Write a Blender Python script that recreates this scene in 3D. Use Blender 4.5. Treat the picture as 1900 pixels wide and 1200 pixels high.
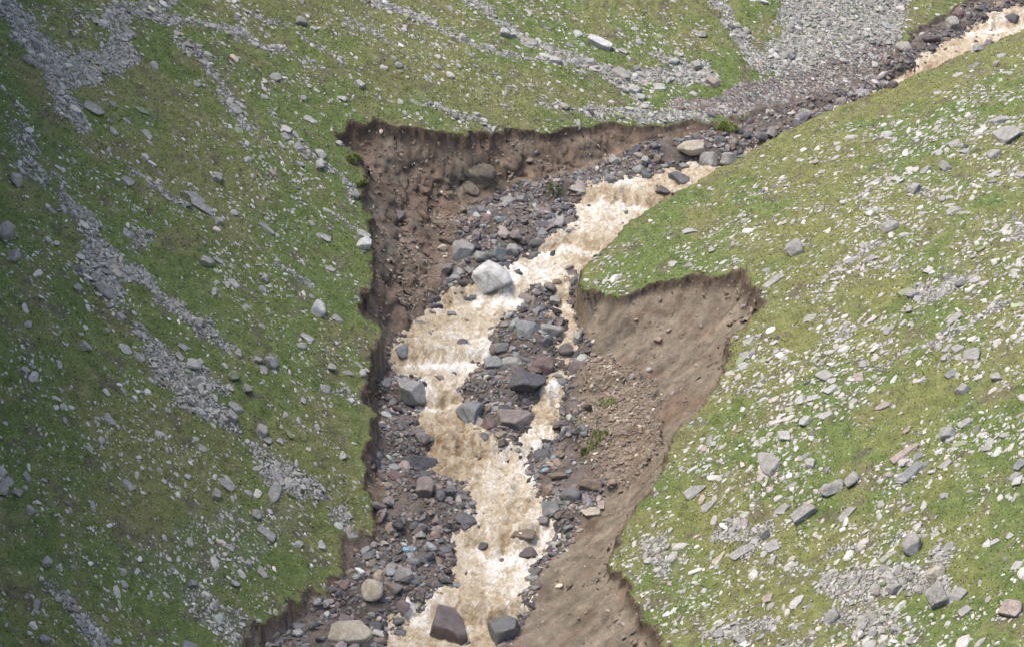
import bpy, bmesh, math, random
import numpy as np
from math import radians, sin, cos, tan, pi

# ---------------------------------------------------------------- camera, world, sun
for o in list(bpy.data.objects):
    bpy.data.objects.remove(o)
SC = bpy.context.scene
COL = SC.collection
PITCH = radians(25.0)
DIST = 150.0
CAM = np.array([0.0, -DIST * cos(PITCH), DIST * sin(PITCH)])
HFOV = radians(24.0)
cam_data = bpy.data.cameras.new("camera")
cam = bpy.data.objects.new("camera", cam_data)
COL.objects.link(cam)
cam.location = CAM
cam.rotation_euler = (radians(90) - PITCH, 0, 0)
cam_data.sensor_width = 36.0
cam_data.lens = 18.0 / tan(HFOV / 2)
cam_data.clip_start = 0.5
cam_data.clip_end = 3000
SC.camera = cam

SUN_DIR = np.array([-0.38, -0.02, 0.90])          # from the ground towards the sun
SUN_DIR /= np.linalg.norm(SUN_DIR)
SUN_EL = math.asin(SUN_DIR[2])
SUN_AZ = math.atan2(SUN_DIR[0], SUN_DIR[1])
world = bpy.data.worlds.new("World")
SC.world = world
world.use_nodes = True
wn = world.node_tree
sky = wn.nodes.new("ShaderNodeTexSky")
sky.sky_type = 'NISHITA'
sky.sun_disc = False
sky.sun_elevation = SUN_EL
sky.sun_rotation = SUN_AZ
sky.dust_density = 4.0
sky.air_density = 0.9
wn.links.new(sky.outputs[0], wn.nodes['Background'].inputs[0])
wn.nodes['Background'].inputs[1].default_value = 0.135
sun_data = bpy.data.lights.new("sun", 'SUN')
sun_data.energy = 1.25
sun_data.angle = radians(26)
sun_data.color = (1.0, 0.955, 0.89)
sun = bpy.data.objects.new("sun", sun_data)
COL.objects.link(sun)
sun.rotation_euler = (radians(90) - SUN_EL, 0, -SUN_AZ + pi)
SC.view_settings.view_transform = 'Standard'
SC.view_settings.look = 'None'
SC.view_settings.exposure = 1.42
SC.view_settings.gamma = 1.0

rng = np.random.default_rng(7)

# ---------------------------------------------------------------- helpers: camera rays, noise, polygons
FPX = 950.0 / tan(HFOV / 2)                       # photograph pixels (1900 wide) per unit slope
FWD = np.array([0, cos(PITCH), -sin(PITCH)])
UP = np.array([0, sin(PITCH), cos(PITCH)])
RIGHT = np.array([1.0, 0, 0])
BED_SLOPE = 0.20


def ray(px, py):
    d = FWD + RIGHT * ((px - 950.0) / FPX) + UP * ((600.0 - py) / FPX)
    return d


def on_bed(px, py, h=0.0):
    """Where the sight line meets the bed plane raised by h."""
    d = ray(px, py)
    t = (BED_SLOPE * CAM[1] + h - CAM[2]) / (d[2] - BED_SLOPE * d[1])
    return CAM + d * t


def to_px(P):
    q = P - CAM
    dep = q @ FWD
    return 950 + FPX * (q @ RIGHT) / dep, 600 - FPX * (q @ UP) / dep, dep


_prm = np.random.default_rng(3).permutation(512)
_prm = np.concatenate([_prm, _prm])
_ga = np.random.default_rng(4).uniform(0, 2 * pi, 512)
_gx, _gy = np.cos(_ga), np.sin(_ga)


def perlin(x, y):
    xi = np.floor(x).astype(np.int64)
    yi = np.floor(y).astype(np.int64)
    xf = x - xi
    yf = y - yi
    u = xf * xf * xf * (xf * (xf * 6 - 15) + 10)
    v = yf * yf * yf * (yf * (yf * 6 - 15) + 10)
    xi &= 511
    yi &= 511
    x1 = (xi + 1) & 511
    y1 = (yi + 1) & 511

    def g(a, b, fx, fy):
        k = _prm[_prm[a] + b]
        return _gx[k] * fx + _gy[k] * fy
    a = g(xi, yi, xf, yf)
    b = g(x1, yi, xf - 1, yf)
    c = g(xi, y1, xf, yf - 1)
    d = g(x1, y1, xf - 1, yf - 1)
    return (a + u * (b - a)) * (1 - v) + (c + u * (d - c)) * v


def fbm(x, y, f=1.0, octv=4, gain=0.5, seed=0.0):
    s = np.zeros_like(x)
    a = 1.0
    for i in range(octv):
        s += a * perlin(x * f + seed * 17.3 + i * 31.7, y * f + seed * 9.1 + i * 11.9)
        a *= gain
        f *= 2.03
    return s * 1.4


def sstep(x, a, b):
    t = np.clip((x - a) / (b - a), 0, 1)
    return t * t * (3 - 2 * t)


def seg_dist(X, Y, a, b, wa=0.0, wb=0.0):
    dx, dy = b[0] - a[0], b[1] - a[1]
    L = dx * dx + dy * dy + 1e-12
    t = np.clip(((X - a[0]) * dx + (Y - a[1]) * dy) / L, 0, 1)
    return np.hypot(X - a[0] - t * dx, Y - a[1] - t * dy) - (wa + (wb - wa) * t)


def poly_sd(X, Y, poly):
    """Signed distance to a polygon, negative inside."""
    d = np.full(X.shape, 1e9)
    ins = np.zeros(X.shape, bool)
    n = len(poly)
    for i in range(n):
        a = poly[i]
        b = poly[(i + 1) % n]
        d = np.minimum(d, seg_dist(X, Y, a, b))
        c = (a[1] > Y) != (b[1] > Y)
        xx = (b[0] - a[0]) * (Y - a[1]) / (b[1] - a[1] + 1e-12) + a[0]
        ins ^= c & (X < xx)
    return np.where(ins, -d, d)


class RBF:
    """Smooth surface of heights above the bed plane through measured points."""
    def __init__(self, pts):
        P = np.array([[*on_bed(a, b, h)[:2], h] for a, b, h in pts])
        self.c = P[:, :2]
        n = len(P)
        r = np.linalg.norm(self.c[:, None] - self.c[None], axis=2)
        A = np.zeros((n + 3, n + 3))
        A[:n, :n] = r - np.eye(n) * 2.0
        A[:n, n] = 1
        A[:n, n + 1:] = self.c
        A[n, :n] = 1
        A[n + 1:, :n] = self.c.T
        self.w = np.linalg.solve(A, np.concatenate([P[:, 2], [0, 0, 0]]))

    def __call__(self, X, Y):
        n = len(self.c)
        s = self.w[n] + self.w[n + 1] * X + self.w[n + 2] * Y
        for i in range(n):
            s = s + self.w[i] * np.sqrt((X - self.c[i, 0]) ** 2 + (Y - self.c[i, 1]) ** 2 + 0.6)
        return s


# ---------------------------------------------------------------- the lie of the land (px, py, height over the bed)
CREST_L = [(430, 1330, 3.2), (445, 1260, 2.8), (455, 1200, 2.3), (470, 1165, 2.1), (500, 1160, 1.9), (535, 1125, 1.6), (575, 1110, 1.3),
           (610, 1105, 1.1), (618, 1075, 1.0), (640, 1040, 0.8), (632, 1010, 0.9), (665, 1000, 0.7), (690, 1005, 0.7),
           (695, 960, 1.0), (690, 930, 1.4), (672, 880, 2.2), (672, 840, 2.5), (690, 800, 2.6), (690, 760, 2.7),
           (672, 740, 3.0), (678, 705, 3.1), (692, 690, 3.0), (690, 650, 3.3), (715, 630, 3.2), (700, 600, 3.5),
           (680, 585, 3.8), (665, 560, 4.1), (690, 530, 3.9), (690, 480, 4.2), (692, 420, 4.6), (668, 370, 5.5),
           (678, 330, 5.6), (668, 290, 6.0), (640, 275, 6.4), (632, 262, 6.5), (648, 235, 6.6), (690, 228, 6.4),
           (740, 238, 5.8), (800, 240, 5.2), (850, 248, 4.7), (880, 245, 4.4), (935, 262, 3.3), (950, 245, 3.6),
           (1020, 248, 2.9), (1090, 240, 2.4), (1110, 232, 2.3), (1180, 238, 1.8), (1240, 238, 1.4), (1280, 232, 1.4),
           (1325, 226, 1.25), (1365, 226, 0.9), (1390, 222, 0.45), (1450, 205, 0.2), (1540, 178, 0.15), (1620, 140, 0.15), (1670, 100, 0.3), (1700, 62, 0.8),
           (1745, 28, 1.0), (1800, 8, 0.9), (1900, -30, 0.8), (2000, -70, 0.8)]
CREST_R = [(2050, -5, 8.0), (1960, 32, 7.4), (1900, 58, 7.0), (1800, 97, 6.5), (1700, 140, 6.0), (1600, 180, 5.3), (1500, 222, 4.6),
           (1440, 255, 4.0), (1400, 280, 3.7), (1350, 309, 3.4), (1280, 342, 3.2), (1230, 370, 3.1), (1180, 402, 2.9),
           (1150, 426, 2.8), (1110, 465, 2.7), (1088, 492, 2.6), (1070, 528, 2.3), (1090, 540, 2.6), (1115, 545, 2.9),
           (1130, 550, 3.0), (1160, 551, 3.3), (1200, 535, 3.8), (1250, 516, 4.5), (1300, 508, 5.2), (1340, 505, 5.7),
           (1372, 495, 6.2), (1385, 520, 6.3), (1408, 550, 6.5), (1405, 575, 6.4), (1385, 600, 6.2), (1360, 640, 6.0),
           (1345, 690, 5.8), (1325, 730, 5.6), (1290, 770, 5.2), (1250, 815, 4.8), (1235, 850, 4.6), (1215, 900, 4.2),
           (1190, 930, 3.9), (1150, 990, 3.3), (1135, 1020, 3.1), (1125, 1055, 3.0), (1160, 1075, 3.3), (1175, 1105, 3.5),
           (1185, 1130, 3.6), (1185, 1150, 3.6), (1210, 1160, 3.9), (1235, 1200, 4.2), (1250, 1260, 4.5), (1240, 1340, 4.6)]
IN_L = [(0, 0, 17.5), (0, 300, 15.5), (0, 600, 13.5), (0, 900, 10.5), (0, 1200, 8.5), (0, 1400, 8.0), (300, 0, 13.0), (300, 300, 11.0),
        (320, 600, 8.8), (350, 900, 6.2), (300, 1200, 4.6), (650, 0, 8.6), (1000, 0, 5.0), (1000, 120, 4.2), (1300, 0, 3.6),
        (1300, 120, 2.3), (1500, 50, 1.5), (1600, -60, 2.3), (1300, -150, 4.6), (800, -150, 8.0), (300, -150, 14.5),
        (-300, 600, 17.5), (-300, 100, 22.0), (-300, 1200, 13.0)]
IN_R = [(1900, 250, 10.5), (1900, 500, 12.3), (1900, 900, 12.5), (1900, 1200, 12.5), (1900, 1400, 12.8), (1650, 250, 7.2), (1500, 320, 6.0),
        (1350, 400, 4.6), (1650, 450, 9.0), (1650, 700, 9.6), (1650, 1000, 9.4), (1450, 800, 7.2), (1450, 1100, 6.4), (1250, 450, 3.9),
        (2200, 600, 17.5), (2200, 200, 14.0), (2200, 1200, 17.0)]
HLf = RBF(CREST_L[::2] + IN_L)
HRf = RBF(CREST_R[::2] + IN_R)


def P2(lst):
    return [tuple(on_bed(a, b, h)[:2]) for a, b, h in lst]


def P2b(lst):
    return [tuple(on_bed(a, b)[:2]) for a, b in lst]


UPDIR = (1.0, 0.72)
cl = P2(CREST_L)
e = cl[-1]
POLY_L = [(cl[0][0] - 4, -600)] + cl + [(e[0] + 300 * UPDIR[0], e[1] + 300 * UPDIR[1]), (600, 900), (-900, 900), (-900, -600)]
cr = P2(CREST_R)
e = cr[0]
POLY_R = [(e[0] + 300 * UPDIR[0], e[1] + 300 * UPDIR[1])] + cr + [(cr[-1][0] + 3, -600), (900, -600), (900, 700)]
FOOT_L = [(470, 1330), (495, 1260), (515, 1200), (560, 1160), (620, 1135), (645, 1095), (668, 1050), (700, 1022), (712, 960), (706, 900),
          (702, 850), (708, 790), (703, 750), (722, 720), (732, 690), (730, 660), (752, 640), (775, 606), (800, 578),
          (826, 556), (846, 528), (858, 498), (858, 460), (852, 430), (878, 404), (930, 380), (1000, 378), (1060, 350),
          (1110, 322), (1160, 303), (1250, 288), (1310, 275), (1370, 262), (1430, 240), (1540, 198), (1620, 160), (1680, 115), (1720, 72),
          (1760, 48), (1810, 25), (1905, -15), (2010, -55)]
FOOT_R = [(2100, 60), (1980, 95), (1900, 130), (1800, 170), (1700, 230), (1600, 290), (1500, 335), (1400, 375), (1300, 430), (1200, 490),
          (1110, 535), (1064, 556), (1066, 600), (1084, 640), (1092, 680), (1062, 720), (1052, 780), (1062, 840), (1090, 900),
          (1130, 930), (1108, 962), (1060, 1010), (1020, 1050), (985, 1100), (962, 1150), (945, 1200), (930, 1260), (915, 1340)]
fl = P2b(FOOT_L)
fr = P2b(FOOT_R)
POLY_BED = [(fl[0][0], -600)] + fl + [(fl[-1][0] + 300 * UPDIR[0], fl[-1][1] + 300 * UPDIR[1]),
                                      (fr[0][0] + 300 * UPDIR[0], fr[0][1] + 300 * UPDIR[1])] + fr + [(fr[-1][0], -600)]
WATER = [(690, 1330), (700, 1260), (722, 1200), (742, 1180), (742, 1145), (800, 1132), (822, 1105), (832, 1078), (850, 1040), (852, 1003),
         (880, 980), (876, 950), (868, 912), (828, 893), (806, 878), (800, 830), (780, 800), (776, 765), (788, 740), (770, 712),
         (737, 704), (737, 672), (756, 648), (762, 612), (782, 588), (830, 562), (882, 546), (940, 532), (952, 500), (985, 480),
         (1002, 464), (1040, 446), (1072, 425), (1066, 395), (1086, 370), (1122, 352), (1160, 345), (1208, 335), (1240, 322),
         (1300, 312), (1370, 304), (1430, 285), (1510, 252), (1610, 190), (1700, 133), (1752, 94), (1805, 58), (1862, 38), (1905, 20), (2010, -25),
         (2060, 20), (1950, 60), (1900, 88), (1800, 118), (1700, 190), (1600, 260), (1500, 312), (1400, 345), (1280, 402),
         (1180, 470), (1105, 520), (1062, 540), (1052, 560), (1062, 600), (1068, 640), (1058, 690), (1045, 740), (1038, 792),
         (1022, 820), (985, 850), (970, 880), (985, 900), (992, 930), (1010, 960), (1034, 990), (1030, 1018), (1000, 1040),
         (986, 1072), (985, 1110), (960, 1150), (930, 1200), (900, 1260), (880, 1330)]
BARS = [[(1000, 545), (962, 570), (932, 600), (908, 640), (902, 676), (872, 708), (852, 738), (848, 775), (880, 806),
         (908, 850), (940, 850), (985, 812), (1000, 770), (1012, 725), (1030, 690), (1040, 655), (1042, 600), (1022, 562)]]
wp = P2b(WATER)
d0 = (wp[49][0] + 0, wp[49][1])
POLY_W = wp[:50] + [(wp[49][0] + 300, wp[49][1] + 216), (wp[50][0] + 300, wp[50][1] + 216)] + wp[50:]
POLY_W = [(POLY_W[0][0], -600)] + POLY_W + [(POLY_W[-1][0], -600)]
BARS_W = [P2b(b) for b in BARS]


def water_sd(X, Y):
    d = poly_sd(X, Y, POLY_W)
    for b in BARS_W:
        d = np.maximum(d, -poly_sd(X, Y, b))
    return d


def axis(lo, hi, step, outer):
    n = int((hi - lo) / step)
    core = np.linspace(lo, hi, n + 1)
    g = step * np.cumsum(1.16 ** np.arange(1, 60))
    g = g[g < outer]
    return np.concatenate([lo - g[::-1], core, hi + g])


XS = axis(-43, 46, 0.125, 260)
YS = axis(-47, 60, 0.135, 260)
GX, GY = np.meshgrid(XS, YS)


def step_phase(X, Y):
    """0..1 going upstream from the foot of one small fall to the foot of the next."""
    X = np.asarray(X, float)
    Y = np.asarray(Y, float)
    s_ = (Y + 1.5 * perlin(X * 0.28 + 7.7, Y * 0.05) + 0.6 * perlin(X * 0.9, Y * 0.2 + 3.1) + 2.4 * perlin(Y * 0.09, X * 0.0 + 5.5) + 300.6) / 5.6
    return s_ - np.floor(s_)


def steps_fn(X, Y):
    """The stream falls in low steps: a small wave laid on the even slope of the bed."""
    fr = step_phase(X, Y)
    k = sstep(Y, -60, -50) * (1 - sstep(Y, 70, 90))
    return k * (0.78 * (sstep(fr, 0.0, 0.24) - fr) + 0.2)


def land(X, Y):
    wx = X + 0.42 * fbm(X, Y, 0.45, 4, 0.6, 1) + 0.20 * fbm(X, Y, 1.5, 3, 0.6, 51) + 0.05 * fbm(X, Y, 4.0, 2, 0.6, 5)
    wy = Y + 0.42 * fbm(X, Y, 0.45, 4, 0.6, 2) + 0.20 * fbm(X, Y, 1.5, 3, 0.6, 52) + 0.05 * fbm(X, Y, 4.0, 2, 0.6, 6)
    dL = poly_sd(wx, wy, POLY_L)
    dR = poly_sd(wx, wy, POLY_R)
    dB = poly_sd(X + 0.5 * fbm(X, Y, 0.3, 3, 0.5, 3), Y + 0.5 * fbm(X, Y, 0.3, 3, 0.5, 4), POLY_BED)
    dW = water_sd(X + 0.35 * fbm(X, Y, 0.7, 3, 0.6, 7), Y + 0.35 * fbm(X, Y, 0.7, 3, 0.6, 8))
    HL = np.clip(HLf(X, Y), 0.05, 60)
    HR = np.clip(HRf(X, Y), 0.15, 60)
    w = sstep(dL - dR, -1.2, 1.2)
    H = HL * (1 - w) + HR * w
    dC = np.minimum(dL, dR)
    out = np.clip(dC, 0, None)
    db = np.clip(dB, 0, None)
    t = np.where(dC <= 0, 1.0, db / (db + out + 1e-6))
    tn = t + 0.07 * np.sin(t * pi) * fbm(X, Y, 0.6, 3, 0.5, 9)
    tn = np.clip(tn, 0, 1)
    steep = sstep(H, 0.6, 2.0)
    f = 0.92 * (0.80 * tn + 0.20 * tn ** 1.8) + 0.08 * sstep(tn, 0.94, 1.0)
    grass = dC <= 0
    f = np.where(grass, 1.0, f)
    base = BED_SLOPE * Y + steps_fn(X, Y) * (1 - t)
    bed = np.clip(0.28 * dW, -0.45, 0.5) + 0.10 * fbm(X, Y, 0.8, 4, 0.6, 11)
    bed = bed * (1 - sstep(t, 0.0, 0.35))
    z = base + H * f + bed
    # rough earth on the scarps, soft hummocks on the turf
    z += np.where(grass, 0.0, np.sin(np.clip(t, 0, 1) * pi) * (0.15 * fbm(X, Y, 0.4, 3, 0.5, 12) + 0.13 * w * fbm(0.3 * (0.9 * X + 0.45 * Y), -0.45 * X + 0.9 * Y, 1.4, 4, 0.62, 16)))
    z += np.where(grass, 1.0, 0.0) * sstep(-dC, 0.0, 3.0) * (0.35 * fbm(X, Y, 0.12, 4, 0.5, 13) + 0.035 * fbm(X, Y, 1.6, 3, 0.6, 14))
    # a turf lip that rises a little at its torn edge
    z += np.where(grass & (dC > -0.35), 0.04, 0.0)
    # unseen rock wall added left of the view to shade that side
    q = (-(X + 26.6 + 0.16 * (Y + 29)) - 0.5) + 1.0 * fbm(X, Y, 0.09, 3, 0.5, 15)
    q = np.clip(q, 0, None)
    z += 36 * (1 - np.exp(-q * q / 5.0)) + np.clip(q - 4, 0, 40) * 0.4
    return z, dict(dL=dL, dR=dR, dB=dB, dW=dW, t=t, dC=dC, H=H, w=w, q=q)


GZ, A = land(GX, GY)
side_r = A['w']                                    # 0 on the left bank, 1 on the right


def bil(grid, x, y):
    i = np.clip(np.searchsorted(XS, x) - 1, 0, len(XS) - 2)
    j = np.clip(np.searchsorted(YS, y) - 1, 0, len(YS) - 2)
    u = np.clip((x - XS[i]) / (XS[i + 1] - XS[i]), 0, 1)
    v = np.clip((y - YS[j]) / (YS[j + 1] - YS[j]), 0, 1)
    return (grid[j, i] * (1 - u) + grid[j, i + 1] * u) * (1 - v) + (grid[j + 1, i] * (1 - u) + grid[j + 1, i + 1] * u) * v


def ground(x, y):
    return bil(GZ, np.asarray(x, float), np.asarray(y, float))


def normal(x, y, e=0.35):
    x = np.asarray(x, float)
    y = np.asarray(y, float)
    gx = (ground(x + e, y) - ground(x - e, y)) / (2 * e)
    gy = (ground(x, y + e) - ground(x, y - e)) / (2 * e)
    n = np.stack([-gx, -gy, np.ones_like(gx)], -1)
    return n / np.linalg.norm(n, axis=-1, keepdims=True)


def hit(px, py):
    """First point of the land along a sight line."""
    d = ray(px, py)
    ts = np.linspace(95, 260, 1400)
    P = CAM + d[None] * ts[:, None]
    under = P[:, 2] < ground(P[:, 0], P[:, 1])
    k = int(np.argmax(under)) if under.any() else 700
    a, b = ts[max(k - 1, 0)], ts[k]
    for _ in range(14):
        m = 0.5 * (a + b)
        p = CAM + d * m
        if p[2] < ground(p[0], p[1]):
            b = m
        else:
            a = m
    p = CAM + d * b
    return p, b


# ---------------------------------------------------------------- scree bands (px, py, half width px, strength)
SCREE = [
    [(20, 20, 40, .8), (60, 70, 45, .9), (110, 130, 42, 1), (185, 118, 34, 1), (235, 92, 26, 1), (222, 58, 22, 1), (185, 38, 18, 1)],
    [(190, 38, 14, 1), (262, 22, 18, 1), (330, 36, 14, 1), (400, 50, 13, 1), (470, 75, 10, 1), (540, 100, 8, .9), (600, 130, 6, .6)],
    [(262, 22, 16, 1), (312, 5, 14, 1), (330, -40, 20, 1)],
    [(105, 150, 24, .9), (125, 200, 24, .8), (150, 235, 18, .8)],
    [(330, 70, 20, .6), (385, 115, 16, .8), (402, 145, 14, .8), (440, 215, 14, .7), (470, 245, 14, .5)],
    [(40, 240, 25, .5), (60, 320, 30, .5)],
    [(560, 65, 7, .9), (600, 90, 9, .8), (640, 120, 6, .5)],
    [(460, 30, 8, .8), (530, 50, 10, .8)],
    [(108, 325, 8, .9), (128, 375, 12, 1), (165, 420, 20, 1), (185, 465, 36, 1), (190, 510, 42, 1), (195, 545, 24, 1)],
    [(185, 480, 30, 1), (250, 505, 26, 1), (290, 545, 20, 1), (345, 585, 20, 1), (395, 618, 20, 1), (430, 640, 12, .9)],
    [(262, 605, 10, .9), (290, 650, 24, 1), (325, 700, 38, 1), (370, 740, 36, 1), (410, 770, 24, 1), (430, 790, 12, .8)],
    [(330, 690, 30, 1), (420, 715, 16, .9)],
    [(248, 318, 6, .9), (300, 355, 13, 1), (345, 385, 7, .8)],
    [(500, 205, 5, .6), (525, 240, 6, .9), (560, 270, 8, .9), (595, 300, 9, .9), (635, 330, 9, 1), (655, 370, 8, .9)],
    [(618, 395, 6, .8), (650, 420, 8, .9), (680, 440, 8, .9)],
    [(470, 815, 9, .8), (500, 850, 14, .9), (520, 880, 40, 1), (575, 905, 26, 1)],
    [(635, 960, 22, .8), (655, 1000, 14, .8)],
    [(505, 490, 5, .8), (570, 525, 10, .9)],
    [(300, 1050, 60, .2), (420, 1000, 60, .25), (540, 960, 30, .3)],
    [(360, 1110, 25, .5), (420, 1150, 40, .6), (460, 1190, 40, .7)],
    [(90, 1080, 14, .7), (150, 1140, 22, .9), (190, 1200, 28, 1)],
    [(240, 460, 8, .8), (265, 430, 16, .7)],
    [(610, 720, 14, .5), (660, 740, 16, .6)],
    [(665, -10, 14, 1), (740, 18, 16, 1), (800, 45, 12, 1), (860, 72, 10, .9), (930, 100, 9, .9), (1000, 108, 8, 1), (1085, 128, 10, 1)],
    [(640, 40, 14, .5), (720, 70, 14, .5)],
    [(860, -10, 14, .9), (915, 30, 14, 1), (950, 60, 15, 1), (990, 84, 12, 1), (1050, 100, 10, 1), (1120, 130, 18, 1), (1180, 145, 14, 1), (1240, 140, 22, 1), (1310, 140, 24, 1)],
    [(1212, 100, 8, 1), (1250, 115, 16, 1), (1300, 130, 18, 1)],
    [(1135, 140, 14, 1), (1165, 165, 12, 1), (1190, 190, 12, 1), (1200, 210, 14, .9)],
    [(985, 190, 3, .7), (1060, 203, 9, .9), (1140, 210, 14, .9), (1220, 215, 20, .9), (1300, 215, 22, 1)],
    [(775, 186, 8, .8), (840, 212, 10, .9), (900, 232, 12, .8), (925, 248, 8, .8)],
    [(1310, -20, 20, .9), (1350, 30, 16, .9), (1380, 75, 16, 1), (1410, 120, 22, 1)],
    [(1560, -40, 130, 1), (1560, 30, 115, 1), (1540, 90, 90, 1), (1470, 120, 60, 1)],
    # right hand slope
    [(1690, 540, 16, 1), (1740, 550, 24, 1), (1790, 520, 12, 1), (1815, 505, 5, .8)],
    [(1850, 565, 14, .9), (1800, 600, 10, 1), (1740, 632, 9, 1), (1680, 655, 8, 1), (1620, 680, 7, 1), (1570, 712, 6, .8)],
    [(1520, 640, 6, 1), (1560, 618, 12, 1), (1580, 608, 8, .9)],
    [(1590, 470, 12, .8), (1620, 455, 14, .9), (1640, 450, 6, .8)],
    [(1380, 725, 5, .8), (1430, 700, 9, .8), (1460, 690, 5, .7)],
    [(1565, 1075, 40, 1), (1640, 1080, 46, 1), (1710, 1080, 26, 1), (1760, 1100, 22, .9)],
    [(1735, 1020, 20, 1), (1755, 1040, 18, .9)],
    [(1350, 985, 20, .8), (1420, 985, 22, .8), (1400, 1020, 20, .7)],
    [(1210, 1010, 26, .7), (1240, 1050, 26, .6)],
    [(1340, 1175, 26, .9), (1410, 1160, 24, .9)],
    [(1560, 1140, 30, .8), (1650, 1155, 30, .8)],
    [(1470, 1195, 14, .8), (1490, 1195, 14, .8)],
    [(1540, 1020, 14, .8), (1590, 1010, 14, .8)],
    [(1310, 850, 6, .7), (1360, 845, 8, .8)],
    [(1700, 340, 12, .5), (1740, 370, 12, .5)],
    [(1890, 400, 10, .9), (1890, 440, 12, .9)],
    [(1470, 1060, 16, .6), (1500, 1060, 14, .6)],
]
# brown muddy rubble above the far bank
MUD = [
    [(1262, 196, 16, 1), (1330, 200, 24, 1), (1400, 185, 30, 1), (1480, 165, 34, 1), (1560, 140, 34, 1), (1640, 100, 30, 1)],
]


def paint(strips, seed=20):
    X = GX + 0.55 * fbm(GX, GY, 0.8, 3, 0.6, seed)
    Y = GY + 0.55 * fbm(GX, GY, 0.8, 3, 0.6, seed + 1)
    m = np.zeros(GX.shape)
    for st in strips:
        W = []
        for (a, b, hw, s) in st:
            p, tt = hit(a, b)
            W.append((p[0], p[1], hw * tt / FPX, s))
        for a, b in zip(W[:-1], W[1:]):
            x0 = min(a[0], b[0]) - 9
            x1 = max(a[0], b[0]) + 9
            y0 = min(a[1], b[1]) - 9
            y1 = max(a[1], b[1]) + 9
            i0, i1 = np.searchsorted(XS, [x0, x1])
            j0, j1 = np.searchsorted(YS, [y0, y1])
            if i1 <= i0 or j1 <= j0:
                continue
            # the ground is foreshortened across the sight line: widen the band along y
            sx = X[j0:j1, i0:i1]
            sy = Y[j0:j1, i0:i1]
            d = seg_dist(sx, sy, a, b, a[2], b[2])
            v = sstep(-d, -0.25, 0.35) * 0.5 * (a[3] + b[3])
            m[j0:j1, i0:i1] = np.maximum(m[j0:j1, i0:i1], v)
    return m


TALUS = [[(1110, 690, 36, 1), (1150, 750, 62, 1), (1170, 820, 58, 1), (1180, 885, 26, 1)],
         [(1090, 760, 26, 1), (1110, 840, 30, 1), (1140, 900, 24, 1)],
         [(700, 420, 10, .4), (760, 470, 30, .7), (790, 520, 26, .8), (760, 560, 18, .8)],
         [(830, 410, 26, 1), (900, 385, 14, .8)], [(715, 720, 14, .9), (700, 800, 10, .9)]]
M_tal = paint(TALUS, 44)
GZ = GZ + 0.5 * np.where(A['dC'] > 0, M_tal, 0) * side_r
M_scree = paint(SCREE)
M_mud = paint(MUD, 30)
isgrass = A['dC'] <= 0
M_scree = np.where(isgrass, M_scree, 0)
M_mud = np.where(isgrass, M_mud, 0)
side_r = A['w']                                    # 0 on the left bank, 1 on the right

# ---------------------------------------------------------------- materials


def new_mat(name):
    m = bpy.data.materials.new(name)
    m.use_nodes = True
    nt = m.node_tree
    b = nt.nodes['Principled BSDF']
    return m, nt, b


def N(nt, kind, **kw):
    n = nt.nodes.new(kind)
    for k, v in kw.items():
        if k in n.inputs:
            n.inputs[k].default_value = v
        else:
            setattr(n, k, v)
    return n


def mixc(nt, a, b, fac, blend='MIX'):
    m = nt.nodes.new('ShaderNodeMix')
    m.data_type = 'RGBA'
    m.blend_type = blend
    for idx, v in ((6, a), (7, b), (0, fac)):
        if hasattr(v, 'is_linked') or hasattr(v, 'links'):
            nt.links.new(v, m.inputs[idx])
        elif idx == 0:
            m.inputs[0].default_value = v
        else:
            m.inputs[idx].default_value = (*v, 1)
    return m.outputs[2]


def ramp(nt, sock, p0, p1, c0=(0, 0, 0), c1=(1, 1, 1)):
    r = nt.nodes.new('ShaderNodeValToRGB')
    r.color_ramp.elements[0].position = p0
    r.color_ramp.elements[1].position = p1
    r.color_ramp.elements[0].color = (*c0, 1)
    r.color_ramp.elements[1].color = (*c1, 1)
    nt.links.new(sock, r.inputs[0])
    return r.outputs[0]


def noise(nt, scale, detail=4, rough=0.6, vec=None, dist=0.0):
    n = N(nt, 'ShaderNodeTexNoise', Scale=scale, Detail=detail, Roughness=rough, Distortion=dist)
    if vec is None:
        tc = nt.nodes.new('ShaderNodeTexCoord')
        vec = tc.outputs['Object']
    nt.links.new(vec, n.inputs['Vector'])
    return n.outputs['Fac']


def attr_col(nt, name='Col'):
    a = nt.nodes.new('ShaderNodeAttribute')
    a.attribute_name = name
    return a


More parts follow.
